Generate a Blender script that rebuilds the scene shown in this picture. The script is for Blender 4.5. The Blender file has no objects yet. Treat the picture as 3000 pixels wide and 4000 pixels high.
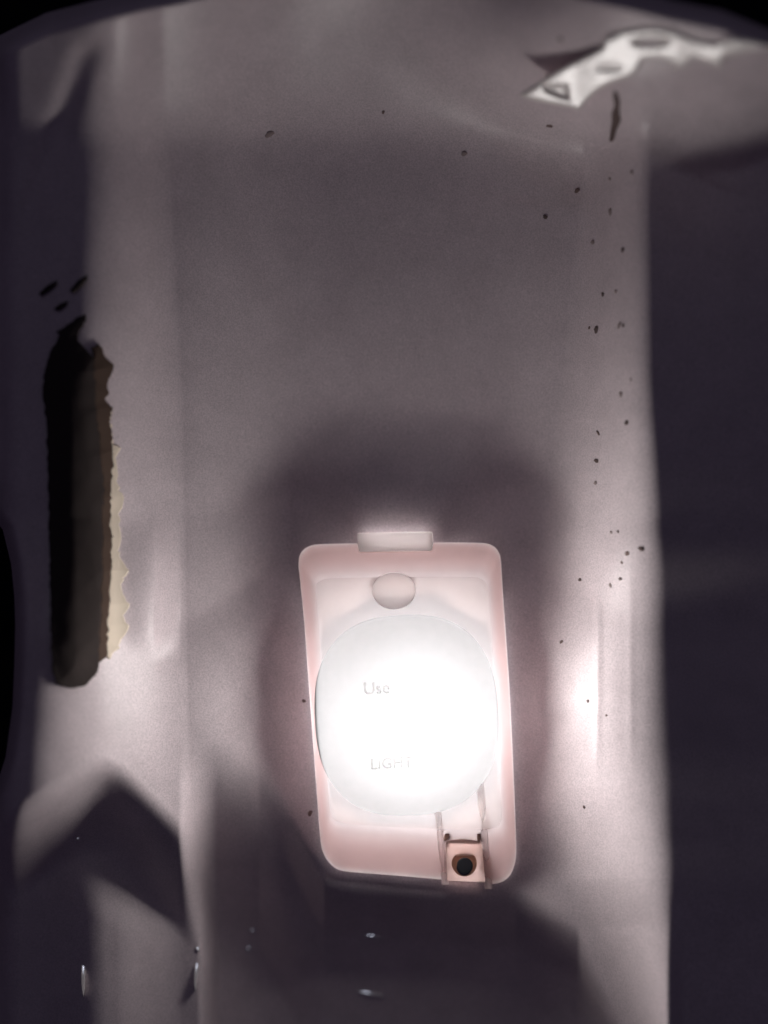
import bpy, bmesh, math, random
import numpy as np
from mathutils import Vector

random.seed(4)
rng = np.random.default_rng(7)
SC = bpy.context.scene
COL = SC.collection

# ------------------------------------------------------------------ camera
# 1 picture unit ("u", 1659 across, 2212 down) = K metres on the plane of the niche's back panel (height 0)
K = 0.000128
D = 0.33
CX, CY = 829.5, 1106.0

def P(px, py, h=0.0):
    """point of the place seen at picture unit (px, py) and standing h millimetres proud of the back panel"""
    s = (D - h * 0.001) / D
    return ((px - CX) * K * s, -h * 0.001, (CY - py) * K * s)

cam_d = bpy.data.cameras.new('camera')
cam = bpy.data.objects.new('camera', cam_d)
COL.objects.link(cam)
cam.location = (0, -D, 0)
cam.rotation_euler = (math.radians(90), 0, 0)
cam_d.sensor_fit = 'HORIZONTAL'
cam_d.sensor_width = 36.0
cam_d.lens = 36.0 * D / (1659 * K)
cam_d.clip_start = 0.005
cam_d.clip_end = 20
cam_d.dof.use_dof = True
cam_d.dof.focus_distance = D - 0.017
cam_d.dof.aperture_fstop = 3.8
SC.camera = cam

# ------------------------------------------------------------------ light of the room, exposure
W = bpy.data.worlds.new('World')
SC.world = W
W.use_nodes = True
bg = W.node_tree.nodes['Background']
bg.inputs[0].default_value = (0.84, 0.62, 1.20, 1)
bg.inputs[1].default_value = 0.0160

def area(name, loc, target, size, energy, col):
    d = bpy.data.lights.new(name, 'AREA')
    d.shape = 'DISK'
    d.size = size
    d.energy = energy
    d.color = col
    o = bpy.data.objects.new(name, d)
    COL.objects.link(o)
    o.location = loc
    o.rotation_euler = (Vector(target) - Vector(loc)).to_track_quat('-Z', 'Y').to_euler()
    return o
# cold, distant lamp of the room behind the photographer
area('room_lamp', (0.10, -1.9, 0.95), (0, 0, 0), 0.10, 0.65, (0.78, 0.82, 1.0))

SC.view_settings.view_transform = 'Standard'
SC.view_settings.look = 'None'
SC.view_settings.exposure = 0.0
SC.view_settings.gamma = 1.0
SC.cycles.use_denoising = True
SC.cycles.max_bounces = 12
SC.cycles.diffuse_bounces = 8
SC.cycles.glossy_bounces = 4
SC.cycles.transmission_bounces = 8
SC.cycles.sample_clamp_indirect = 0.0
SC.cycles.caustics_reflective = False
SC.cycles.caustics_refractive = False
BULB = 45.0
GLOW = 42.0

# ------------------------------------------------------------------ helpers
def tag(o, label=None, cat=None, group=None, kind=None):
    if label: o['label'] = label
    if cat: o['category'] = cat
    if group: o['group'] = group
    if kind: o['kind'] = kind
    return o

def empty(name, loc=(0, 0, 0)):
    o = bpy.data.objects.new(name, None)
    o.empty_display_size = 0.01
    COL.objects.link(o)
    o.location = loc
    return o

def obj(name, verts, faces, mat, parent=None, smooth=True, normals=None):
    me = bpy.data.meshes.new(name)
    me.from_pydata([tuple(v) for v in verts], [], [tuple(f) for f in faces])
    me.validate()
    if smooth:
        me.shade_smooth()
    me.materials.append(mat)
    if normals is not None:
        me.normals_split_custom_set_from_vertices([tuple(n) for n in normals])
    o = bpy.data.objects.new(name, me)
    COL.objects.link(o)
    if parent: 
        o.parent = parent
        o.matrix_parent_inverse.identity()
    return o

def bm_obj(name, bm, mat, parent=None, smooth=True):
    bmesh.ops.recalc_face_normals(bm, faces=bm.faces)
    me = bpy.data.meshes.new(name)
    bm.to_mesh(me)
    bm.free()
    if smooth: me.shade_smooth()
    me.materials.append(mat)
    o = bpy.data.objects.new(name, me)
    COL.objects.link(o)
    if parent: o.parent = parent
    return o

def S(a, b, x):
    t = np.clip((x - a) / (b - a), 0, 1)
    return t * t * (3 - 2 * t)

def lerp_pts(pts, x):
    p = np.array(pts, float)
    return np.interp(x, p[:, 0], p[:, 1])

def in_poly(poly, X, Y):
    poly = np.array(poly, float)
    inside = np.zeros(X.shape, bool)
    n = len(poly)
    for i in range(n):
        x1, y1 = poly[i]
        x2, y2 = poly[(i + 1) % n]
        c = ((y1 > Y) != (y2 > Y)) & (X < (x2 - x1) * (Y - y1) / (y2 - y1 + 1e-12) + x1)
        inside ^= c
    return inside

def poly_dist(poly, X, Y):
    poly = np.array(poly, float)
    d = np.full(X.shape, 1e9)
    n = len(poly)
    for i in range(n):
        a = poly[i]; b = poly[(i + 1) % n]
        ab = b - a
        t = np.clip(((X - a[0]) * ab[0] + (Y - a[1]) * ab[1]) / (ab @ ab + 1e-9), 0, 1)
        d = np.minimum(d, np.hypot(X - a[0] - t * ab[0], Y - a[1] - t * ab[1]))
    return d

def vnoise(X, Y, scale, seed):
    r = np.random.default_rng(seed)
    G = r.random((64, 64)) * 2 - 1
    x = X / scale; y = Y / scale
    xi = np.floor(x).astype(int); yi = np.floor(y).astype(int)
    fx = x - xi; fy = y - yi
    fx = fx * fx * (3 - 2 * fx); fy = fy * fy * (3 - 2 * fy)
    g = lambda a, b: G[a % 64, b % 64]
    return (g(xi, yi) * (1 - fx) * (1 - fy) + g(xi + 1, yi) * fx * (1 - fy)
            + g(xi, yi + 1) * (1 - fx) * fy + g(xi + 1, yi + 1) * fx * fy)

# ------------------------------------------------------------------ materials
def mat_new(name):
    m = bpy.data.materials.new(name)
    m.use_nodes = True
    nt = m.node_tree
    return m, nt, nt.nodes['Principled BSDF'], nt.nodes['Material Output']

def simple(name, col, rough=0.5, metal=0.0, spec=0.5):
    m, nt, b, o = mat_new(name)
    b.inputs['Base Color'].default_value = (*col, 1)
    b.inputs['Roughness'].default_value = rough
    b.inputs['Metallic'].default_value = metal
    b.inputs['Specular IOR Level'].default_value = spec
    return m

def liner_material():
    m, nt, b, o = mat_new('glossy_liner_plastic')
    N = nt.nodes.new; L = nt.links.new
    tc = N('ShaderNodeTexCoord')
    n1 = N('ShaderNodeTexNoise'); n1.inputs['Scale'].default_value = 22; n1.inputs['Detail'].default_value = 6
    L(tc.outputs['Object'], n1.inputs['Vector'])
    cr = N('ShaderNodeValToRGB')
    cr.color_ramp.elements[0].position = 0.3; cr.color_ramp.elements[0].color = (0.69, 0.608, 0.632, 1)
    cr.color_ramp.elements[1].position = 0.75; cr.color_ramp.elements[1].color = (0.785, 0.693, 0.716, 1)
    L(n1.outputs['Fac'], cr.inputs['Fac'])
    n4 = N('ShaderNodeTexNoise'); n4.inputs['Scale'].default_value = 95; n4.inputs['Detail'].default_value = 7; n4.inputs['Roughness'].default_value = 0.65
    L(tc.outputs['Object'], n4.inputs['Vector'])
    m4 = N('ShaderNodeMapRange'); m4.inputs['From Min'].default_value = 0.3; m4.inputs['From Max'].default_value = 0.7
    m4.inputs['To Min'].default_value = 0.92; m4.inputs['To Max'].default_value = 1.06
    L(n4.outputs['Fac'], m4.inputs['Value'])
    # very fine dust grain
    n2 = N('ShaderNodeTexNoise'); n2.inputs['Scale'].default_value = 2600; n2.inputs['Detail'].default_value = 2
    L(tc.outputs['Object'], n2.inputs['Vector'])
    mr = N('ShaderNodeMapRange'); mr.inputs['From Min'].default_value = 0.3; mr.inputs['From Max'].default_value = 0.7
    mr.inputs['To Min'].default_value = 0.84; mr.inputs['To Max'].default_value = 1.16
    L(n2.outputs['Fac'], mr.inputs['Value'])
    mx = N('ShaderNodeVectorMath'); mx.operation = 'MULTIPLY'
    L(cr.outputs['Color'], mx.inputs[0]); L(mr.outputs['Result'], mx.inputs[1])
    mx2 = N('ShaderNodeVectorMath'); mx2.operation = 'MULTIPLY'
    L(mx.outputs['Vector'], mx2.inputs[0]); L(m4.outputs['Result'], mx2.inputs[1])
    L(mx2.outputs['Vector'], b.inputs['Base Color'])
    n3 = N('ShaderNodeTexNoise'); n3.inputs['Scale'].default_value = 60; n3.inputs['Detail'].default_value = 3
    L(tc.outputs['Object'], n3.inputs['Vector'])
    rr = N('ShaderNodeMapRange'); rr.inputs['To Min'].default_value = 0.28; rr.inputs['To Max'].default_value = 0.42
    L(n3.outputs['Fac'], rr.inputs['Value'])
    L(rr.outputs['Result'], b.inputs['Roughness'])
    b.inputs['Specular IOR Level'].default_value = 0.27
    bp = N('ShaderNodeBump'); bp.inputs['Strength'].default_value = 0.12; bp.inputs['Distance'].default_value = 0.0006
    L(n3.outputs['Fac'], bp.inputs['Height']); L(bp.outputs['Normal'], b.inputs['Normal'])
    return m

def moulded(name, thin, thick, dcol):
    """milky plastic: 'wall' (0 thin face .. 1 thick flank) is the wall thickness of the moulding, stored on the mesh"""
    m, nt, b, o = mat_new(name)
    nt.nodes.remove(b)
    N = nt.nodes.new; L = nt.links.new
    at = N('ShaderNodeAttribute'); at.attribute_name = 'wall'
    mc = N('ShaderNodeMix'); mc.data_type = 'RGBA'
    mc.inputs[6].default_value = (*thin, 1); mc.inputs[7].default_value = (*thick, 1)
    L(at.outputs['Fac'], mc.inputs[0])
    tc = N('ShaderNodeTexCoord')
    ns = N('ShaderNodeTexNoise'); ns.inputs['Scale'].default_value = 200; ns.inputs['Detail'].default_value = 5
    L(tc.outputs['Object'], ns.inputs['Vector'])
    mr = N('ShaderNodeMapRange'); mr.inputs['To Min'].default_value = 0.85; mr.inputs['To Max'].default_value = 1.15
    L(ns.outputs['Fac'], mr.inputs['Value'])
    vm = N('ShaderNodeVectorMath'); vm.operation = 'MULTIPLY'
    L(mc.outputs[2], vm.inputs[0]); L(mr.outputs['Result'], vm.inputs[1])
    tr = N('ShaderNodeBsdfTranslucent'); L(vm.outputs['Vector'], tr.inputs['Color'])
    df = N('ShaderNodeBsdfDiffuse'); df.inputs['Color'].default_value = (*dcol, 1)
    gl = N('ShaderNodeBsdfGlossy'); gl.inputs['Roughness'].default_value = 0.35
    mx = N('ShaderNodeMixShader'); mx.inputs[0].default_value = 0.5
    L(df.outputs[0], mx.inputs[1]); L(tr.outputs[0], mx.inputs[2])
    m2 = N('ShaderNodeMixShader'); m2.inputs[0].default_value = 0.04
    L(mx.outputs[0], m2.inputs[1]); L(gl.outputs[0], m2.inputs[2])
    L(m2.outputs[0], o.inputs['Surface'])
    return m

def translucent(name, tcol, dcol, t=0.75, rough=0.35, gloss=0.06):
    m, nt, b, o = mat_new(name)
    nt.nodes.remove(b)
    N = nt.nodes.new; L = nt.links.new
    tr = N('ShaderNodeBsdfTranslucent'); tr.inputs['Color'].default_value = (*tcol, 1)
    df = N('ShaderNodeBsdfDiffuse'); df.inputs['Color'].default_value = (*dcol, 1)
    gl = N('ShaderNodeBsdfGlossy'); gl.inputs['Roughness'].default_value = rough
    tc = N('ShaderNodeTexCoord')
    ns = N('ShaderNodeTexNoise'); ns.inputs['Scale'].default_value = 260; ns.inputs['Detail'].default_value = 5
    L(tc.outputs['Object'], ns.inputs['Vector'])
    mr = N('ShaderNodeMapRange'); mr.inputs['To Min'].default_value = t - 0.07; mr.inputs['To Max'].default_value = t + 0.07
    L(ns.outputs['Fac'], mr.inputs['Value'])
    mx = N('ShaderNodeMixShader')
    L(mr.outputs['Result'], mx.inputs[0]); L(df.outputs[0], mx.inputs[1]); L(tr.outputs[0], mx.inputs[2])
    m2 = N('ShaderNodeMixShader'); m2.inputs[0].default_value = gloss
    L(mx.outputs[0], m2.inputs[1]); L(gl.outputs[0], m2.inputs[2])
    L(m2.outputs[0], o.inputs['Surface'])
    return m

M_LINER = liner_material()
M_COVER = moulded('milky_cover_plastic', (0.43, 0.424, 0.424), (0.30, 0.216, 0.208), (0.52, 0.40, 0.38))
M_CATCH = translucent('milky_catch_plastic', (0.99, 0.965, 0.955), (0.8, 0.72, 0.70), 0.90)
M_LENS = translucent('milky_lens_plastic', (0.150, 0.149, 0.147), (0.5, 0.48, 0.48), 0.92, 0.5, 0.02)
M_TRAY = simple('white_reflector', (0.55, 0.50, 0.49), 0.5)
M_BLACK = simple('cabinet_darkness', (0.006, 0.006, 0.008), 0.8, spec=0.1)
M_SOOT = simple('black_matte_core', (0.055, 0.045, 0.043), 0.9, spec=0.05)
M_GRIME = simple('grime', (0.15, 0.11, 0.105), 0.8, spec=0.2)
M_GRIME2 = simple('brown_grime', (0.24, 0.17, 0.155), 0.8, spec=0.2)
M_GRIME3 = simple('faint_grime', (0.36, 0.29, 0.28), 0.7, spec=0.3)
M_STEEL = simple('screw_steel', (0.45, 0.45, 0.47), 0.22, metal=1.0)
M_BRASS = simple('brown_ring', (0.16, 0.085, 0.06), 0.4)
M_CREAM = simple('cream_foam', (0.84, 0.74, 0.60), 0.8, spec=0.2)
M_BROWN = simple('brown_torn_edge', (0.10, 0.068, 0.053), 0.85, spec=0.1)
M_REFL = simple('pale_reflected_light', (0.93, 0.88, 0.84), 0.33, spec=1.0)  # pale glossy surface standing in for the lamp's light mirrored in the wall
M_REFL.node_tree.nodes['Principled BSDF'].inputs['IOR'].default_value = 1.55
M_REFL.node_tree.nodes['Principled BSDF'].inputs['Coat Weight'].default_value = 1.0
M_REFL.node_tree.nodes['Principled BSDF'].inputs['Coat Roughness'].default_value = 0.3

m, nt, b, o = mat_new('glowing_bulb')
b.inputs['Base Color'].default_value = (0.9, 0.9, 0.9, 1)
b.inputs['Emission Color'].default_value = (0.96, 0.97, 1.0, 1)
b.inputs['Emission Strength'].default_value = BULB
M_BULB = m

# ------------------------------------------------------------------ the liner: one moulded sheet, cut into its panels
# traced outline of the lamp cover's rim
RIM = [(645,1212),(652,1192),(668,1180),(690,1176),(760,1174),(852,1173),(960,1172),(1040,1173),(1060,1177),(1074,1188),(1081,1206),
       (1085,1260),(1091,1350),(1098,1450),(1104,1560),(1109,1668),(1113,1770),(1115,1840),(1110,1872),(1098,1895),(1075,1908),
       (1045,1907),(1005,1904),(960,1900),(900,1895),(830,1889),(757,1883),(730,1878),(710,1862),(697,1838),(691,1800),
       (685,1720),(679,1640),(672,1545),(665,1450),(657,1340),(649,1260)]
LC = (880.0, 1545.0)

YB = [(-400, 1560), (400, 1610), (560, 1700), (640, 1800), (700, 1878), (760, 1890), (1115, 1915), (1250, 1990), (1345, 2210), (1500, 2500)]
XL = [(-200, 1285), (400, 1255), (1000, 1190), (1300, 1150), (1500, 1125), (1700, 1150), (1900, 1205), (2000, 1250), (2240, 1330), (2500, 1400)]
XR = [(-200, 1408), (300, 1408), (800, 1414), (1200, 1436), (1600, 1452), (2000, 1462), (2240, 1456), (2500, 1452)]
XA = [(-200, 345), (300, 365), (900, 395), (1700, 410), (1900, 436), (2500, 440)]
XB = [(-200, 185), (300, 182), (700, 165), (1000, 125), (1300, 90), (1500, 50), (1800, 30), (2500, 100)]
TY = [(-300, 300), (200, 300), (800, 288), (1300, 290), (1400, 250), (1659, 215), (2000, 200)]
def liner_h(X, Y):
    # back panel: bowed, coming forward towards the top
    up = np.clip((1120 - Y) / 1120, 0, 1.4)
    pan = 23.0 * (up - 0.30 * S(0.45, 1.05, up) * (up - 0.45)) ** 1.3
    # raised pad round the lamp
    cx = 890 + (Y - 1500) * 0.03
    ax = np.abs(X - cx)
    rp = (np.clip(ax - 60, 0, None) / (240 + 560 * S(1180, 1560, Y))) ** 2.4 + (np.clip(1190 - Y, 0, None) / 320) ** 2.4
    rp = rp ** (1 / 2.4)
    pan = pan + 7.0 * (1 - S(0.1, 1.0, rp))
    # shallow bowl: the panel comes forward on either side of the lamp
    bl_ = (640 - X) / 255; bl_ = 0.5 * (bl_ + np.sqrt(bl_ * bl_ + 0.16)) - 0.03
    br_ = (X - 1095) / 150; br_ = 0.5 * (br_ + np.sqrt(br_ * br_ + 0.25)) - 0.04
    pan = pan + 17.5 * (1.2 * np.tanh(np.clip(bl_, 0, 3) / 1.15)) ** 1.25 + 7.0 * (1.5 * np.tanh(np.clip(br_, 0, 4) / 1.4)) ** 1.3
    # everything under the lamp falls back
    yb = lerp_pts(YB, X)
    lf = 1 - S(540, 720, X)
    fall = np.clip((Y - yb) + 75 * lf + 10, 0, 700)
    inner = S(385, 470, X) * (1 - S(1130, 1340, X - 0.42 * np.clip(Y - 1930, 0, None)))
    pan = pan - 33.0 * (1 - np.exp(-fall / 190.0)) * (lf * S(0, 460, fall) + (1 - lf) * S(0, 150, fall)) * inner
    # side walls rise from the panel to the flat fronts
    front = 36.0 + 9.0 * up - (3.0 + 3.0 * S(1150, 1350, Y) * (1 - S(1600, 1800, Y))) * S(900, 1200, X) * S(900, 1300, Y) * (1 - S(1750, 1950, Y)) + 12.0 * S(1900, 2500, Y) * S(900, 1200, X) * (1 - S(1440, 1480, X)) + 8.0 * S(520, 200, X) * S(1100, 1420, Y)
    xl = lerp_pts(XL, Y); xr = lerp_pts(XR, Y)
    t = np.clip((X - xl) / (xr - xl), 0, 1)
    wr = 0.93 * S(0, 1, t) + 0.07 * np.sin(t * math.pi / 2)
    xa = lerp_pts(XA, Y); xb = lerp_pts(XB, Y)
    tl = np.clip((xa - X) / (xa - xb), 0, 1)
    wl = 0.84 * S(0, 1, tl) + 0.16 * tl * (1.5 - 0.5 * tl * tl)
    h = pan + (front - pan) * np.maximum(wr, wl)
    # low moulded steps on the right wall beside the lamp
    st = S(1190, 1330, Y) * (1 - S(1560, 1700, Y))
    bow = 8 * ((Y - 1440) / 240) ** 2
    h = h + 0.30 * st * (np.exp(-((X - 1291 + bow * .3) / 9) ** 2) + 0.4 * np.exp(-((X - 1362 - bow * .2) / 9) ** 2))
    # a low raised field on the left wall, ending in a crease
    h = h + 2.4 * np.clip((388 - X) / 55, 0, 1) * S(250, 330, X) * S(1080, 1250, Y) * (1 - S(1360, 1440, Y))
    # under the rail on the left the wall falls back, then comes forward again
    e1 = (Y - 1632 - (230 - X) * 0.65) / 1.19; e2 = (Y - 1632 - (X - 230) * 1.08) / 1.47
    fl = np.minimum(e1, e2)
    fl = 0.5 * (e1 + e2 - np.sqrt((e1 - e2) ** 2 + 55.0 ** 2))
    wl_ = S(-25, 150, fl) * (1 - S(425, 480, X))
    low = 3.0 + 4.0 * S(330, 150, X) + 6.5 * S(1780, 2060, Y + (330 - X) * 0.6) * S(80, 230, X) * (1 - S(250, 400, X))
    h = h * (1 - wl_) + low * wl_
    # top wall
    yt = (lerp_pts(TY, X) - Y) / 320.0
    yt = np.clip(0.5 * (yt + np.sqrt(yt * yt + 0.15 ** 2)) - 0.008, 0, 1.6)
    left = 0.45 + 0.55 * S(50, 360, X - 0.25 * (Y - 150))
    h = h + 27.0 * (0.8 * yt + 0.2 * yt ** 1.5) * left
    # the right corner of the top wall is steeper
    h = h + 28.0 * yt * S(1080, 1500, X) + 0.022 * np.clip(X - 1120, 0, 700) * S(0.02, 0.45, yt)
    fw = np.exp(-(((X - 1410) / 390) ** 2 + ((Y - 95) / 190) ** 2) ** 1.25)
    h = h * (1 - fw) + fw * (66.0 + 0.042 * (X - 1400) - 0.108 * (Y - 130))  # wall brought up to the tilt of the reflected-light strip
    dgr = (X - 190 + (Y - 100) * 0.36) / 1.06
    h = h - 1.5 * np.exp(-(dgr / 28.0) ** 2) * S(60, 130, Y) * (1 - S(420, 640, Y))
    # far left front rolls away
    h = h - 26 * S(60, -60, X) ** 2
    h = h + (0.12 * vnoise(X, Y, 210, 3) + 0.05 * vnoise(X, Y, 60, 5)) * (1 - S(1300, 1380, X)) + 0.18 * vnoise(X, Y, 130, 9) * S(300, 200, Y) * (1 - S(900, 1100, X))
    # dried drips and a smear on the back panel
    for pts, w, a_ in (([(340, 556), (380, 566), (430, 575), (480, 579), (505, 582)], 6, 0.16), ([(545, 524), (600, 530), (650, 537), (690, 541)], 6, 0.14),
                       ([(370, 742), (390, 715), (420, 706), (450, 722), (490, 745)], 14, 0.10)):
        xc = np.interp(Y, [p[0] for p in pts], [p[1] for p in pts])
        h = h + a_ * np.exp(-((X - xc) / w) ** 2) * S(pts[0][0], pts[0][0] + 25, Y) * (1 - S(pts[-1][0] - 25, pts[-1][0], Y))
    return h

STEP = 4
xs = np.arange(-240, 1900 + STEP, STEP, dtype=float)
ys = np.arange(-260, 2480 + STEP, STEP, dtype=float)
GX, GY = np.meshgrid(xs, ys)
# the lip round the opening: rolled edge at the top, and at the far left; the sheet ends there
LIPY = [(-240, 200), (0, 76), (100, 28), (210, 0), (500, -62), (829, -90), (1200, -62), (1450, 0), (1560, 22), (1659, 62), (1900, 190)]
LIPX = [(-260, -240), (700, -240), (820, -120), (900, -26), (960, 6), (1050, 24), (1130, 31), (1200, 33), (1300, 31), (1400, 27), (1520, 12), (1600, -12), (1700, -110), (1800, -240), (2480, -240)]
lx = lerp_pts(LIPX, GY)
GX = lx + (GX + 240) / 2140.0 * (1900 - lx)
ly = lerp_pts(LIPY, GX)
GY = ly + (GY + 260) / 2740.0 * (2480 - ly)
GH = liner_h(GX, GY)
GH = GH - 18 * np.clip(1 - (GY - ly) / 50.0, 0, 1.0) ** 2 - 12 * np.clip(1 - (GX - lx) / 28.0, 0, 1.0) ** 2 * (lx > -200)
sc_ = (D - GH * 0.001) / D
VX = (GX - CX) * K * sc_; VY = -GH * 0.001; VZ = (CY - GY) * K * sc_
V = np.stack([VX, VY, VZ], -1)
# analytic normals, shared across the panels so no seam shows
dx = np.gradient(V, axis=1); dy = np.gradient(V, axis=0)
NR = np.cross(dy, dx)
NR /= np.linalg.norm(NR, axis=-1, keepdims=True) + 1e-12
if NR[..., 1].mean() > 0: NR = -NR
ny, nx = GX.shape
qx = (GX[:-1, :-1] + GX[1:, 1:]) / 2; qy = (GY[:-1, :-1] + GY[1:, 1:]) / 2
keep = np.ones(qx.shape, bool)
rim_in = [((x - LC[0]) * 0.975 + LC[0], (y - LC[1]) * 0.985 + LC[1]) for x, y in RIM]
keep &= ~in_poly(rim_in, qx, qy)
reg = np.zeros(qx.shape, int)                                   # 0 back panel
reg[qy < lerp_pts(TY, qx)] = 1
xlq = lerp_pts(XL, qy)
xaq = lerp_pts(XA, qy)
reg[(reg == 0) & (qx > xlq)] = 2
reg[(reg == 0) & (qx < xaq)] = 3
ybq = lerp_pts(YB, qx)
reg[(reg == 0) & (qy > ybq)] = 4
liner = tag(empty('refrigerator_liner', P(829, 1106, 0)), 'grey glossy moulded plastic liner wall around the glowing lamp', None, None, 'structure')
idx = np.arange(ny * nx).reshape(ny, nx)
q = np.stack([idx[:-1, :-1], idx[1:, :-1], idx[1:, 1:], idx[:-1, 1:]], -1)
Vf = V.reshape(-1, 3); Nf = NR.reshape(-1, 3)
for r, nm in enumerate(['back_panel', 'top_wall', 'right_side_wall', 'left_side_wall', 'lower_recess']):
    f = q[keep & (reg == r)]
    used, inv = np.unique(f.ravel(), return_inverse=True)
    vv = Vf[used] - np.array(liner.location)
    obj(nm, vv, inv.reshape(-1, 4), M_LINER, liner, True, Nf[used])

# cabinet behind the liner; its near-black colour supplies the darkness past the lip
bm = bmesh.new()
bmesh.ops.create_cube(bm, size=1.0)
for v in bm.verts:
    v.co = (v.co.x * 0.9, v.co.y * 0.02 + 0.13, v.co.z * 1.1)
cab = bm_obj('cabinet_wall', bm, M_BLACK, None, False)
tag(cab, 'cabinet coloured near-black for the darkness past the curved lip of the liner', None, None, 'structure')

# ------------------------------------------------------------------ the lamp
HB = 7.0      # height of the pad the lamp sits on
lamp = tag(empty('refrigerator_lamp', P(*LC, HB)), 'glowing milky pink rectangular lamp cover with a bright round lens and a screw', 'lamp')
LO = np.array(lamp.location)

def resample(poly, n):
    p = np.array(poly + [poly[0]], float)
    # round with Catmull-Rom
    q_ = []
    m_ = len(poly)
    for i in range(m_):
        p0, p1, p2, p3 = (np.array(poly[(i + k) % m_], float) for k in (-1, 0, 1, 2))
        for s in np.linspace(0, 1, 12, endpoint=False):
            q_.append(0.5 * ((2 * p1) + (-p0 + p2) * s + (2 * p0 - 5 * p1 + 4 * p2 - p3) * s * s + (-p0 + 3 * p1 - 3 * p2 + p3) * s ** 3))
    q_ = np.array(q_)
    ang = np.arctan2(q_[:, 1] - LC[1], q_[:, 0] - LC[0])
    o_ = np.argsort(ang); ang = ang[o_]; q_ = q_[o_]
    a = np.linspace(-math.pi, math.pi, n, endpoint=False)
    x = np.interp(a, np.r_[ang - 2 * math.pi, ang, ang + 2 * math.pi], np.tile(q_[:, 0], 3))
    y = np.interp(a, np.r_[ang - 2 * math.pi, ang, ang + 2 * math.pi], np.tile(q_[:, 1], 3))
    return np.stack([x, y], -1)

NA = 240
rim = resample(RIM, NA)
PLAT = [(684,1270),(694,1258),(720,1253),(851,1251),(1010,1250),(1036,1254),(1050,1266),(1056,1300),(1064,1420),(1072,1560),(1080,1700),(1083,1760),(1078,1778),(1060,1786),
        (950,1785),(860,1782),(760,1776),(728,1770),(716,1755),(710,1700),(702,1560),(694,1420),(687,1310)]
plat = resample(PLAT, NA)
aa = np.linspace(-math.pi, math.pi, NA, endpoint=False)
def superel(cx, cy, a, b_, n_, rot):
    # superellipse in polar form about LC
    r = 1.0 / ((np.abs(np.cos(aa - rot)) / a) ** n_ + (np.abs(np.sin(aa - rot)) / b_) ** n_) ** (1 / n_)
    return np.stack([cx + r * np.cos(aa), cy + r * np.sin(aa)], -1)
lens_o = superel(878, 1545, 198, 217, 2.5, math.radians(-3))

def rings(name, rr, mat, parent, cap=True, wall=None):
    verts, faces = [], []
    for loop, hh in rr:
        for p_ in loop:
            verts.append(np.array(P(p_[0], p_[1], hh)) - LO)
    n = NA
    for k in range(len(rr) - 1):
        for i in range(n):
            j = (i + 1) % n
            faces.append((k * n + i, k * n + j, (k + 1) * n + j, (k + 1) * n + i))
    if cap:
        faces.append(tuple((len(rr) - 1) * n + i for i in range(n)))
    o = obj(name, verts, faces, mat, parent)
    if wall:
        at = o.data.attributes.new('wall', 'FLOAT', 'POINT')
        at.data.foreach_set('value', np.repeat(np.array(wall, float), NA))
    return o
def mixl(a, b_, t): return a * (1 - t) + b_ * t
HP = 20.0
rr = [(rim, HB - 1.5), (rim, HB + 2.2), (mixl(rim, plat, 0.06), HB + 2.9)]
SL = [0.14, 0.22, 0.3, 0.38, 0.46, 0.54, 0.62, 0.7, 0.78, 0.86]
for t in SL: rr.append((mixl(rim, plat, t), HB + 2.9 + (HP - HB - 3.4) * t))
rr += [(mixl(rim, plat, 0.95), HP - 0.25)]
cover = rings('cover', rr, M_COVER, lamp, cap=False, wall=[0.3, 0.3, 0.8] + [1.05, 1.05, 1.02, 1.0, 0.97, 0.92, 0.84, 0.75, 0.64, 0.52] + [0.4])
fr = [(mixl(rim, plat, 0.95), HP - 0.25), (mixl(plat, lens_o, 0.08), HP)]
for t in (0.3, 0.6, 0.9): fr.append((mixl(plat, lens_o, t), HP))
fr.append((lens_o, HP + 0.02))
rings('face_plate', fr, M_COVER, cover, cap=False, wall=[0.4, 0.2, 0.05, 0, 0, 0])
c0 = np.array([[835.0, 1540.0]])
rl = [(lens_o, HP), (mixl(lens_o, c0, 0.01), HP + 0.9), (mixl(lens_o, c0, 0.03), HP + 1.25)]
for t in (0.1, 0.2, 0.35, 0.5, 0.65, 0.8, 0.92): rl.append((mixl(lens_o, c0, t), HP + 1.3 + 6.5 * (1 - (1 - t) ** 2)))
lens = rings('lens', rl, M_LENS, cover)

# reflector tray sunk into the wall behind the cover
tr_in = mixl(rim, np.array([LC]), 0.03)
rings('reflector_tray', [(mixl(rim, np.array([LC]), 0.012), HB - 0.6), (tr_in, HB - 1.5), (mixl(rim, np.array([LC]), 0.10), -10), (mixl(rim, np.array([LC]), 0.14), -12)], M_TRAY, lamp)

# bulb
bm = bmesh.new()
bmesh.ops.create_uvsphere(bm, u_segments=24, v_segments=16, radius=0.0075)
bm_ = bm
bulb = bm_obj('bulb', bm, M_BULB, lamp)
bulb.location = np.array(P(884, 1535, 6.5)) - LO
bulb.scale = (1, 1, 1.9)
# the lamp's own light leaving the domed lens: a ring of small lights lying on its flank
for k in range(12):
    a = 2 * math.pi * k / 12
    pos = Vector(P(877 + 176 * math.cos(a), 1544 + 192 * math.sin(a), HP + 6.2))
    out = Vector((math.cos(a), 0, -math.sin(a)))
    nrm = out * math.sin(math.radians(42)) + Vector((0, -1, 0)) * math.cos(math.radians(42))
    ld = bpy.data.lights.new('lens_light', 'AREA')
    ld.shape = 'RECTANGLE'; ld.size = 0.010; ld.size_y = 0.010
    ld.energy = GLOW * math.pi * ld.size * ld.size_y
    ld.color = (1.0, 0.955, 0.925)
    lo_ = bpy.data.objects.new('lens_light', ld)
    COL.objects.link(lo_)
    lo_.parent = lamp
    lo_.location = pos - lamp.location
    lo_.rotation_euler = nrm.to_track_quat('-Z', 'Z').to_euler()

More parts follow.
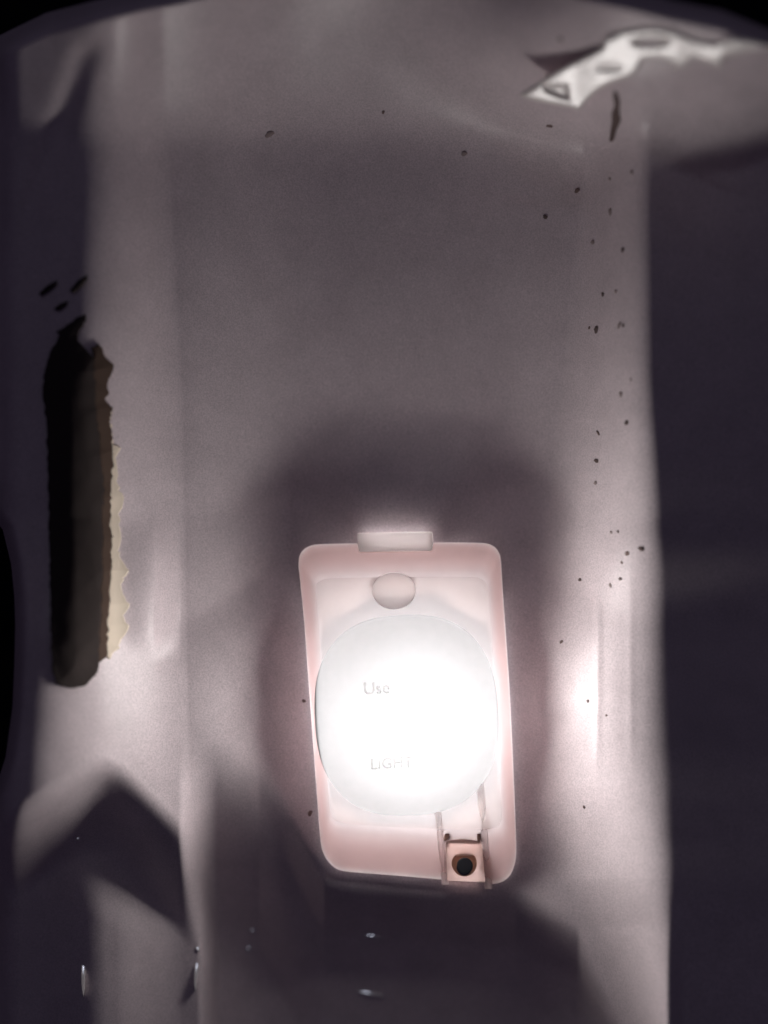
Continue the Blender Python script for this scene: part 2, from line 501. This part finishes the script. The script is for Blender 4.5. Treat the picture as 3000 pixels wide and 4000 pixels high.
def slab(name, quad, h0, h1, mat, parent, bev=0.0004, org=None, open_back=False):
    """prism over a traced outline, from height h0 to height h1 (each may be a list, one per corner)"""
    org = LO if org is None else org
    n = len(quad)
    h0 = h0 if isinstance(h0, (list, tuple)) else [h0] * n
    h1 = h1 if isinstance(h1, (list, tuple)) else [h1] * n
    bm = bmesh.new()
    lo = [bm.verts.new(np.array(P(x, y, a)) - org) for (x, y), a in zip(quad, h0)]
    hi = [bm.verts.new(np.array(P(x, y, a)) - org) for (x, y), a in zip(quad, h1)]
    bm.faces.new(hi)
    if not open_back: bm.faces.new(lo[::-1])
    for i in range(n):
        j = (i + 1) % n
        bm.faces.new((lo[i], lo[j], hi[j], hi[i]))
    if bev:
        bmesh.ops.bevel(bm, geom=[e for e in bm.edges if not e.is_boundary], offset=bev, segments=2, affect='EDGES', profile=0.6)
    return bm_obj(name, bm, mat, parent)

M_TAB = translucent('milky_tab_plastic', (0.99, 0.97, 0.95), (0.90, 0.88, 0.86), 0.75)
TABQ = [(771,1151),(934,1148),(936,1172),(933,1190),(775,1192),(773,1174)]
slab('tab', TABQ, [7.2, 7.2, 7.2, 9, 9, 7.2], [13.0,13.0,14.2,14.2,14.2,14.2], M_TAB, cover, 0.0006, open_back=True)
def punch(o, x0, x1, y0, y1):
    """opens the sheet under a hollow moulded piece"""
    bm = bmesh.new(); bm.from_mesh(o.data)
    hole = []
    for f in bm.faces:
        ok = True
        for v in f.verts:
            c_ = np.array(v.co) + LO
            k_ = (D + c_[1]) / D
            fx_, fy_ = c_[0] / k_ / K + CX, CY - c_[2] / k_ / K
            ok &= x0 < fx_ < x1 and y0 < fy_ < y1
        if ok: hole.append(f)
    bmesh.ops.delete(bm, geom=hole, context='FACES')
    bm.to_mesh(o.data); bm.free()
punch(cover, 775, 932, 1100, 1192)
punch(cover, 964, 1046, 1818, 1906)
# round moulded catch with a small notch on the cover's upper slope
n = 28
circ = [(851 + 47 * math.cos(a), 1276 + 40 * math.sin(a)) for a in np.linspace(0, 2 * math.pi, n, endpoint=False)]
slab('catch', circ, HP - 1.0, HP + 0.35, M_CATCH, cover, 0.0003, open_back=True)
M_BOSS = translucent('milky_boss_plastic', (0.62, 0.52, 0.49), (0.80, 0.64, 0.57), 0.85)
M_RIB = translucent('milky_rib_plastic', (0.99, 0.95, 0.94), (0.86, 0.73, 0.69), 0.72)
# the two ribs that flank the screw
def rib(pts, w):
    bm = bmesh.new()
    rows = []
    for (x, y, h0, h1) in pts:
        rows.append([bm.verts.new(np.array(P(x + dx_, y, hh)) - LO) for dx_, hh in ((-w, h0), (-w * .8, h1 - .3), (0, h1), (w * .8, h1 - .3), (w, h0))])
    for a, b_ in zip(rows, rows[1:]):
        for i in range(4): bm.faces.new((a[i], a[i + 1], b_[i + 1], b_[i]))
    return bm_obj('rib', bm, M_RIB, cover)
rib([(945,1752,19.9,20.4),(949,1786,19.0,20.1),(953,1830,15.3,16.2),(958,1880,10.6,11.6),(961,1903,7,10.2),(962,1911,7,9.3)], 7)
rib([(1036,1690,19.9,20.4),(1041,1740,19.9,20.5),(1045,1790,18.8,19.8),(1049,1840,14.4,15.5),(1053,1890,9.6,10.9),(1055,1908,7,10.2),(1055,1920,7,9.3)], 8)
# arched screw boss
boss = [(966,1902),(964,1850),(962,1822),(968,1816),(985,1812),(1002,1811),(1020,1812),(1034,1816),(1041,1823),(1043,1850),(1048,1905)]
slab('screw_boss', boss, HB + 1, [12.4, 15.3, 16.8, 17.1, 17.3, 17.4, 17.3, 17.1, 16.8, 15.3, 12.2], M_BOSS, cover, 0.0003, open_back=True)
for (x, y, dx_) in ((966, 1806, -3), (1033, 1808, 3)):
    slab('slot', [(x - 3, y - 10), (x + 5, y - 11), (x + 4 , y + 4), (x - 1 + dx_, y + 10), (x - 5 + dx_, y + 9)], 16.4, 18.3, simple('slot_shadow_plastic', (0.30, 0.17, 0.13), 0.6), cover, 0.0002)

screw = empty('screw', np.array(P(1003, 1865, 15.3)) - LO)
screw.parent = lamp
def lathe(name, prof, mat, parent, n=40):
    """prof: (radius mm, height mm towards the viewer)"""
    v, f = [], []
    for (r, hh) in prof:
        for a in np.linspace(0, 2 * math.pi, n, endpoint=False):
            v.append((r * .001 * math.cos(a), -hh * .001, r * .001 * math.sin(a)))
    for k in range(len(prof) - 1):
        for i in range(n):
            j = (i + 1) % n
            f.append((k * n + i, k * n + j, (k + 1) * n + j, (k + 1) * n + i))
    f.append(tuple((len(prof) - 1) * n + i for i in range(n)))
    return obj(name, v, f, mat, parent)
M_FUNNEL = translucent('cream_plastic_funnel', (0.97, 0.90, 0.85), (0.72, 0.58, 0.52), 0.85)
M_BRASS = translucent('brown_plastic_ring', (0.40, 0.24, 0.17), (0.2, 0.11, 0.08), 0.6)
M_DARK = simple('dark_screw_recess', (0.012, 0.012, 0.016), 0.5)
rg = lathe('ring', [(3.35, -0.6), (3.3, 0.25), (3.1, 0.42), (2.85, 0.25)], M_BRASS, screw)
fn = lathe('funnel', [(2.85, 0.25), (2.7, 0.0), (0.5, -0.15)], M_FUNNEL, screw)
gl_ = lathe('glint_ring', [(2.0, -0.9), (1.98, -0.12), (1.85, 0.0), (1.6, -0.05)], M_STEEL, screw)  # steel ring added only to give the glint below the screw head
gl_.location = (-0.0001, -0.00045, -0.00105)
hd = lathe('screw_head', [(2.1, -0.9), (2.08, 0.0), (1.95, 0.12), (1.75, 0.14), (0.4, 0.15)], M_DARK, screw)
hd.location = (0.0001, -0.0004, -0.00055)
screw.rotation_euler = (math.radians(-8), 0, 0)

# raised lettering on the lens, washed out by the bulb
def text(body, px, py, size, rot):
    c = bpy.data.curves.new('lettering', 'FONT')
    c.body = body; c.size = size * K; c.extrude = 0.00012
    o = bpy.data.objects.new('lettering', c)
    COL.objects.link(o)
    bpy.context.view_layer.update()
    me = bpy.data.meshes.new_from_object(o.evaluated_get(bpy.context.evaluated_depsgraph_get()))
    bpy.data.objects.remove(o)
    me.materials.clear(); me.materials.append(M_LET)
    o = bpy.data.objects.new('lettering', me)
    COL.objects.link(o); o.parent = cover
    o.location = np.array(P(px, py, HP + 8.0)) - LO
    o.rotation_euler = (math.radians(90), math.radians(rot), 0)
    return o

M_LET = translucent('raised_lettering_plastic', (0.995, 0.985, 0.98), (0.5, 0.48, 0.48), 0.97, 0.5, 0.01)
text('Use', 785, 1500, 34, -3)
text('LIGHT', 800, 1662, 30, -3)

# ------------------------------------------------------------------ the torn gash on the left wall
OUT = [(150,1487),(122,1478),(112,1440),(108,1300),(106,1150),(103,1000),(98,900),(92,842),(96,800),(106,765),(118,745),(128,722),(120,716),
       (140,706),(160,690),(184,678),(186,694),(172,712),(166,735),(180,748),(198,750),(210,742),(222,752),(228,772),(246,790),(244,800),(232,830),(236,850),(226,862),(244,880),(238,893),
       (240,930),(242,960),(262,968),(250,990),(252,1040),(268,1075),(254,1110),(262,1160),(258,1200),(279,1232),(262,1262),(270,1290),(280,1304),(266,1330),(278,1350),(262,1385),(256,1402),
       (236,1424),(214,1440),(205,1460),(186,1480),(165,1486)]
CORE_R = [(640, 190), (690, 186), (740, 196), (770, 226), (830, 234), (900, 232), (1000, 226), (1200, 228), (1400, 232), (1450, 222), (1490, 180)]
def patch(name, poly, mat, parent, org, step, hfun):
    poly = np.array(poly, float)
    x0, y0 = poly.min(0) - step; x1, y1 = poly.max(0) + step
    X, Y = np.meshgrid(np.arange(x0, x1 + step, step), np.arange(y0, y1 + step, step))
    qx_ = (X[:-1, :-1] + X[1:, 1:]) / 2; qy_ = (Y[:-1, :-1] + Y[1:, 1:]) / 2
    kp = in_poly(poly, qx_, qy_)
    ii = np.arange(X.size).reshape(X.shape)
    f = np.stack([ii[:-1, :-1], ii[1:, :-1], ii[1:, 1:], ii[:-1, 1:]], -1)[kp]
    # the border vertices are drawn onto the outline so that it stays crisp
    cnt = np.bincount(f.ravel(), minlength=X.size).reshape(X.shape)
    bd = (cnt > 0) & (cnt < 4)
    X = X.copy(); Y = Y.copy()
    for i, j in zip(*np.nonzero(bd)):
        best = None
        for k in range(len(poly)):
            a_, b_ = poly[k], poly[(k + 1) % len(poly)]
            ab = b_ - a_
            t = min(1, max(0, ((X[i, j] - a_[0]) * ab[0] + (Y[i, j] - a_[1]) * ab[1]) / (ab @ ab + 1e-9)))
            c_ = a_ + t * ab
            dd = (c_[0] - X[i, j]) ** 2 + (c_[1] - Y[i, j]) ** 2
            if best is None or dd < best[0]: best = (dd, c_)
        if best[0] < (1.6 * step) ** 2: X[i, j], Y[i, j] = best[1]
    H = hfun(X, Y, poly_dist(poly, X, Y) * np.where(in_poly(poly, X, Y) & ~bd, 1, 0))
    pts = np.array([P(x, y, h_) for x, y, h_ in zip(X.ravel(), Y.ravel(), H.ravel())]) - org
    u, inv = np.unique(f.ravel(), return_inverse=True)
    o = obj(name, pts[u], inv.reshape(-1, 4), mat, parent)
    md = o.modifiers.new('thickness', 'SOLIDIFY'); md.thickness = 0.0005; md.offset = -1
    return o
gash = tag(empty('torn_patch', P(175, 1080, 30)), 'tall black ragged torn patch on the left wall with a cream right edge', 'torn patch')
GO = np.array(gash.location)
def gash_h(X, Y, d):
    return liner_h(X, Y) + 0.6 + 1.3 * S(0, 60, poly_dist(OUT, X, Y)) + 0.10 * vnoise(X, Y, 26, 21)
def rough(pts, amp, seed):
    """breaks an outline into an uneven torn edge"""
    r = random.Random(seed); out = []
    for (x0, y0), (x1, y1) in zip(pts, pts[1:]):
        L_ = math.hypot(x1 - x0, y1 - y0); ts = [0.0]
        while ts[-1] < 1: ts.append(ts[-1] + r.uniform(4, 15) / max(L_, 1))
        for k, t in enumerate(ts[:-1]):
            j = 0 if k == 0 else amp
            out.append((x0 + (x1 - x0) * t + r.uniform(-j, j), y0 + (y1 - y0) * t + r.uniform(-j, j)))
    return out + [pts[-1]]
iA = OUT.index((244, 880)); iB = OUT.index((236, 1424)); iT = OUT.index((198, 750))
cl = rough([(231, 1418), (234, 1330), (240, 1220), (238, 1120), (243, 1010), (240, 905)], 3, 1)
bl = rough([(214, 1432), (218, 1280), (222, 1150), (224, 1040), (216, 960), (206, 860), (204, 775)], 3, 2)
right = rough(OUT[iA:iB + 1], 4.5, 3)
upper = rough(OUT[iT:iA + 1], 4.0, 4)
rest = rough(OUT[iB + 1:], 2.0, 5)
patch('black_core', rough(OUT[:iT], 2.0, 6) + bl[::-1] + rest, M_SOOT, gash, GO, 2, gash_h)
patch('brown_edge', upper + cl[::-1] + bl, M_BROWN, gash, GO, 2, gash_h)
patch('cream_edge', right + cl, M_CREAM, gash, GO, 2, gash_h)
for q_ in ([(150,628),(168,606),(188,594),(190,602),(178,618),(160,634)], [(84,634),(100,618),(122,606),(124,614),(108,628),(90,640)], [(114,668),(130,656),(146,650),(144,660),(128,672)]):
    patch('tear_mark', q_, M_SOOT, gash, GO, 3, lambda X, Y, d: liner_h(X, Y) + 0.6 + 0.3 * S(0, 6, d))

# ------------------------------------------------------------------ pale strip added to stand in for the lamp's reflected light at the top right
REFL = [(1122,205),(1172,172),(1212,147),(1256,125),(1300,104),(1307,84),(1344,68),(1410,60),(1461,71),(1502,88),(1542,97),(1582,82),(1623,88),(1659,99),(1720,104),
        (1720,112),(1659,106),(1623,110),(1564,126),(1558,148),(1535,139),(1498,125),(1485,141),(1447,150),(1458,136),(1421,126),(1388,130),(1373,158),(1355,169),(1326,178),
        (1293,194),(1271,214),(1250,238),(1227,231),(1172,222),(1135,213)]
reflection = None
def refl_h(X, Y, d):
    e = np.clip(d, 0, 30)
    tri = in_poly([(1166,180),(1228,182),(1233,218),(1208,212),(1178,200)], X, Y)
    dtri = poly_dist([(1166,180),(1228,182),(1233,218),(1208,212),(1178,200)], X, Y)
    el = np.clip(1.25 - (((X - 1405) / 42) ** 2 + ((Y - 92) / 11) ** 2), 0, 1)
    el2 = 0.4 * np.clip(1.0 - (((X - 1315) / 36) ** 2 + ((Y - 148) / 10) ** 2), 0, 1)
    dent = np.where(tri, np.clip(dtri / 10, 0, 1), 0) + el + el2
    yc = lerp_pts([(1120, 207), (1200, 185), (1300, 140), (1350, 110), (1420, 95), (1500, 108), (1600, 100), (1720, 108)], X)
    return refl_plane(X, Y) + 0.4 * S(0, 8, d) - 0.9 * dent + 0.25 * vnoise(X, Y, 52, 31) + 0.05 * vnoise(X, Y, 20, 32)
def refl_plane(X, Y): return REFL_C + 0.042 * (X - 1400) - 0.108 * (Y - 130)
# the strip is tilted to throw back the lamp's light, touching it at its lower left
REFL_C = 0.0
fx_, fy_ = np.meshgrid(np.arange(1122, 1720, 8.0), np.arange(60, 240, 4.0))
fi = in_poly(REFL, fx_, fy_)
REFL_C = float((liner_h(fx_, fy_) - refl_plane(fx_, fy_))[fi].max()) + 0.4
reflection = patch('lamp_reflection', REFL, M_REFL, None, np.array(P(1400, 130, 60)), 3, refl_h)
reflection.location = P(1400, 130, 60)
tag(reflection, 'pale strip standing in for reflected lamplight across the top right of the liner', 'film scrap')

# ------------------------------------------------------------------ grime
def speck(px, py, rx, ry, rot, first=[None]):
    h = float(liner_h(np.array([px], float), np.array([py], float))[0])
    e = 4.0
    hx = float(liner_h(np.array([px + e]), np.array([float(py)]))[0]); hy = float(liner_h(np.array([float(px)]), np.array([py + e]))[0])
    p0 = Vector(P(px, py, h)); n_ = (Vector(P(px, py + e, hy)) - p0).cross(Vector(P(px + e, py, hx)) - p0).normalized()
    if n_.y > 0: n_ = -n_
    if first[0] is None:
        bm = bmesh.new()
        bmesh.ops.create_icosphere(bm, subdivisions=2, radius=1.0)
        for v in bm.verts:
            v.co *= 1 + 0.35 * math.sin(v.co.x * 5 + v.co.y * 3) * random.random()
        o = bm_obj('grime_speck', bm, M_GRIME)
        first[0] = o
    else:
        o = first[0].copy(); COL.objects.link(o)
    o.material_slots[0].link = 'OBJECT'
    o.material_slots[0].material = random.choice((M_GRIME, M_GRIME2, M_GRIME3))
    o.location = p0
    o.rotation_euler = n_.to_track_quat('Z', 'Y').to_euler()
    o.rotation_euler.rotate_axis('Z', rot)
    o.scale = (rx * K * random.uniform(0.65, 1.5), ry * K * random.uniform(0.65, 1.4), 1.8 * K)
    tag(o, 'tiny dark grime speck on the pale right side wall of the liner', 'grime speck', 'grime specks on the right side wall')
    return o
SPK = [(1247,411,6,5),(1178,468,6,5),(1318,458,5,8),(1317,386,4,4),(1365,372,4,5),(1280,523,5,6),(1345,540,3,5),(1338,702,7,5),(1346,703,4,5),
       (1288,711,6,5),(1273,708,4,4),(1341,852,5,4),(1353,913,5,7),(1288,995,5,7),(1363,820,4,3),(1355,1195,4,4),(1385,1185,5,8),(1253,1252,4,3),(1320,1150,5,3),
       (1335,1148,4,3),(1343,1215,3,3),(1310,1545,3,3),(1270,1514,3,3),(1262,1743,5,4),(1213,1386,4,3),(1292,935,4,5),(1286,1043,4,4),(1318,1264,4,3),(1340,1250,3,3),(1302,636,5,4),(1330,630,4,4)]
OWN = {(1247, 411): 'upper right of two dark specks on the back panel below the pale reflected-light strip',
       (1178, 468): 'lower left of two dark specks on the back panel below the pale reflected-light strip',
       (1213, 1386): 'faint lone speck between the lens top and the bright right wall',
       (1253, 1252): 'faint speck just left of the bright right wall, level with the round catch',
       (1262, 1743): 'lowest grime speck on the right wall, level with the lower end of the lamp',
       (1310, 1545): 'tiny speck between the two bright streaks on the right wall beside the lens',
       (1318, 458): 'upright oval brown speck on the right wall, second below the brown streak',
       (1338, 702): 'dark speck on the right wall, right one of a level pair halfway up',
       (1288, 711): 'dark speck on the right wall, left one of a level pair halfway up',
       (1288, 995): 'largest speck on the left half of the right wall, above the lamp',
       (1353, 913): 'oval dark speck on the right wall, level with the upper torn patch',
       (1385, 1185): 'upright brown speck at the right edge of the right wall, level with the white tab'}
for s in SPK:
    o = speck(*s, random.random() * 3)
    if s[:2] in OWN: o['label'] = OWN[s[:2]]
odd = [((583,289,8,6), 'dark grime speck at the top left of the back panel, under the top wall'),
       ((1187,272,6,5), 'dark grime speck just below the left end of the pale reflected-light strip'),
       ((1211,85,6,5), 'dark grime speck on the top wall above the left end of the reflected-light strip'),
       ((1183,163,5,5), 'dark grime speck touching the upper left edge of the pale reflected-light strip'),
       ((1003,331,6,5), 'faint grime speck right of centre at the top of the back panel'),
       ((828,242,5,4), 'faint grime speck at the top centre of the liner'),
       ((656,1514,4,4), 'small black grime speck close beside the left edge of the lamp, halfway down'),
       ((670,1756,5,4), 'small black grime speck close beside the lower left edge of the lamp')]
for s, lab in odd:
    o = speck(*s, random.random() * 3)
    o['label'] = lab
    o['group'] = 'grime specks on the back and top of the liner'
# streak under the reflected-light strip
STK = [(1326,196),(1334,206),(1338,222),(1337,240),(1340,262),(1330,284),(1324,305),(1316,306),(1318,285),(1322,262),(1321,246),(1328,226),(1324,208)]
st = patch('grime_streak', STK, M_GRIME, None, np.array(P(1328, 250, 30)), 2, lambda X, Y, d: liner_h(X, Y) + 0.6 + 0.2 * S(0, 5, d))
st.location = P(1328, 250, 30)
tag(st, 'brown streak of grime running down from under the pale reflected-light strip', 'grime streak')

# ------------------------------------------------------------------ small glossy swellings of the moulding that catch the cold room light
M_GLOSS = simple('polished_liner_plastic', (0.70, 0.67, 0.67), 0.085, spec=1.0)
M_GLOSS.node_tree.nodes['Principled BSDF'].inputs['Coat Weight'].default_value = 1.0
M_GLOSS.node_tree.nodes['Principled BSDF'].inputs['Coat Roughness'].default_value = 0.08
room = Vector((0.10, -1.9, 0.95))
def nub(px, py, hw, hl, rot, Rw, Rl):
    h = float(liner_h(np.array([float(px)]), np.array([float(py)]))[0]) + 0.2
    p0 = Vector(P(px, py, h))
    n_ = ((Vector((0, -D, 0)) - p0).normalized() + (room - p0).normalized()).normalized()
    N_ = 24
    v, f = [], []
    rr_ = [0, .15, .3, .45, .6, .75, .88, 1.0, 1.12]
    for r in rr_:
        for a in np.linspace(0, 2 * math.pi, N_, endpoint=False):
            x, y = r * hw * math.cos(a), r * hl * math.sin(a)
            sag = x * x / (2 * Rw) + y * y / (2 * Rl) + (0 if r <= 1 else 2.5)
            v.append((x * .001, y * .001, -sag * .001))
    for k in range(len(rr_) - 1):
        for i in range(N_):
            j = (i + 1) % N_
            f.append((k * N_ + i, k * N_ + j, (k + 1) * N_ + j, (k + 1) * N_ + i))
    o = obj('moulded_swelling', v, f, M_GLOSS, liner)
    o.location = p0 - liner.location
    e = n_.to_track_quat('Z', 'Y').to_euler()
    e.rotate_axis('Z', math.radians(rot))
    o.rotation_euler = e
for q_ in ((180, 2090, 0.5, 6.5, 0, 9, 75), (425, 2085, 0.5, 6.0, -4, 9, 70), (427, 2048, 0.5, 0.9, 25, 8, 10), (545, 2008, 0.6, 0.8, 0, 8, 9), (537, 2047, 0.5, 1.0, -15, 8, 12),
           (800, 2020, 0.5, 3.6, 78, 9, 40), (790, 2143, 0.6, 5.2, 78, 10, 62), (168, 1810, 0.5, 0.6, 0, 6, 7)):
    nub(*q_)
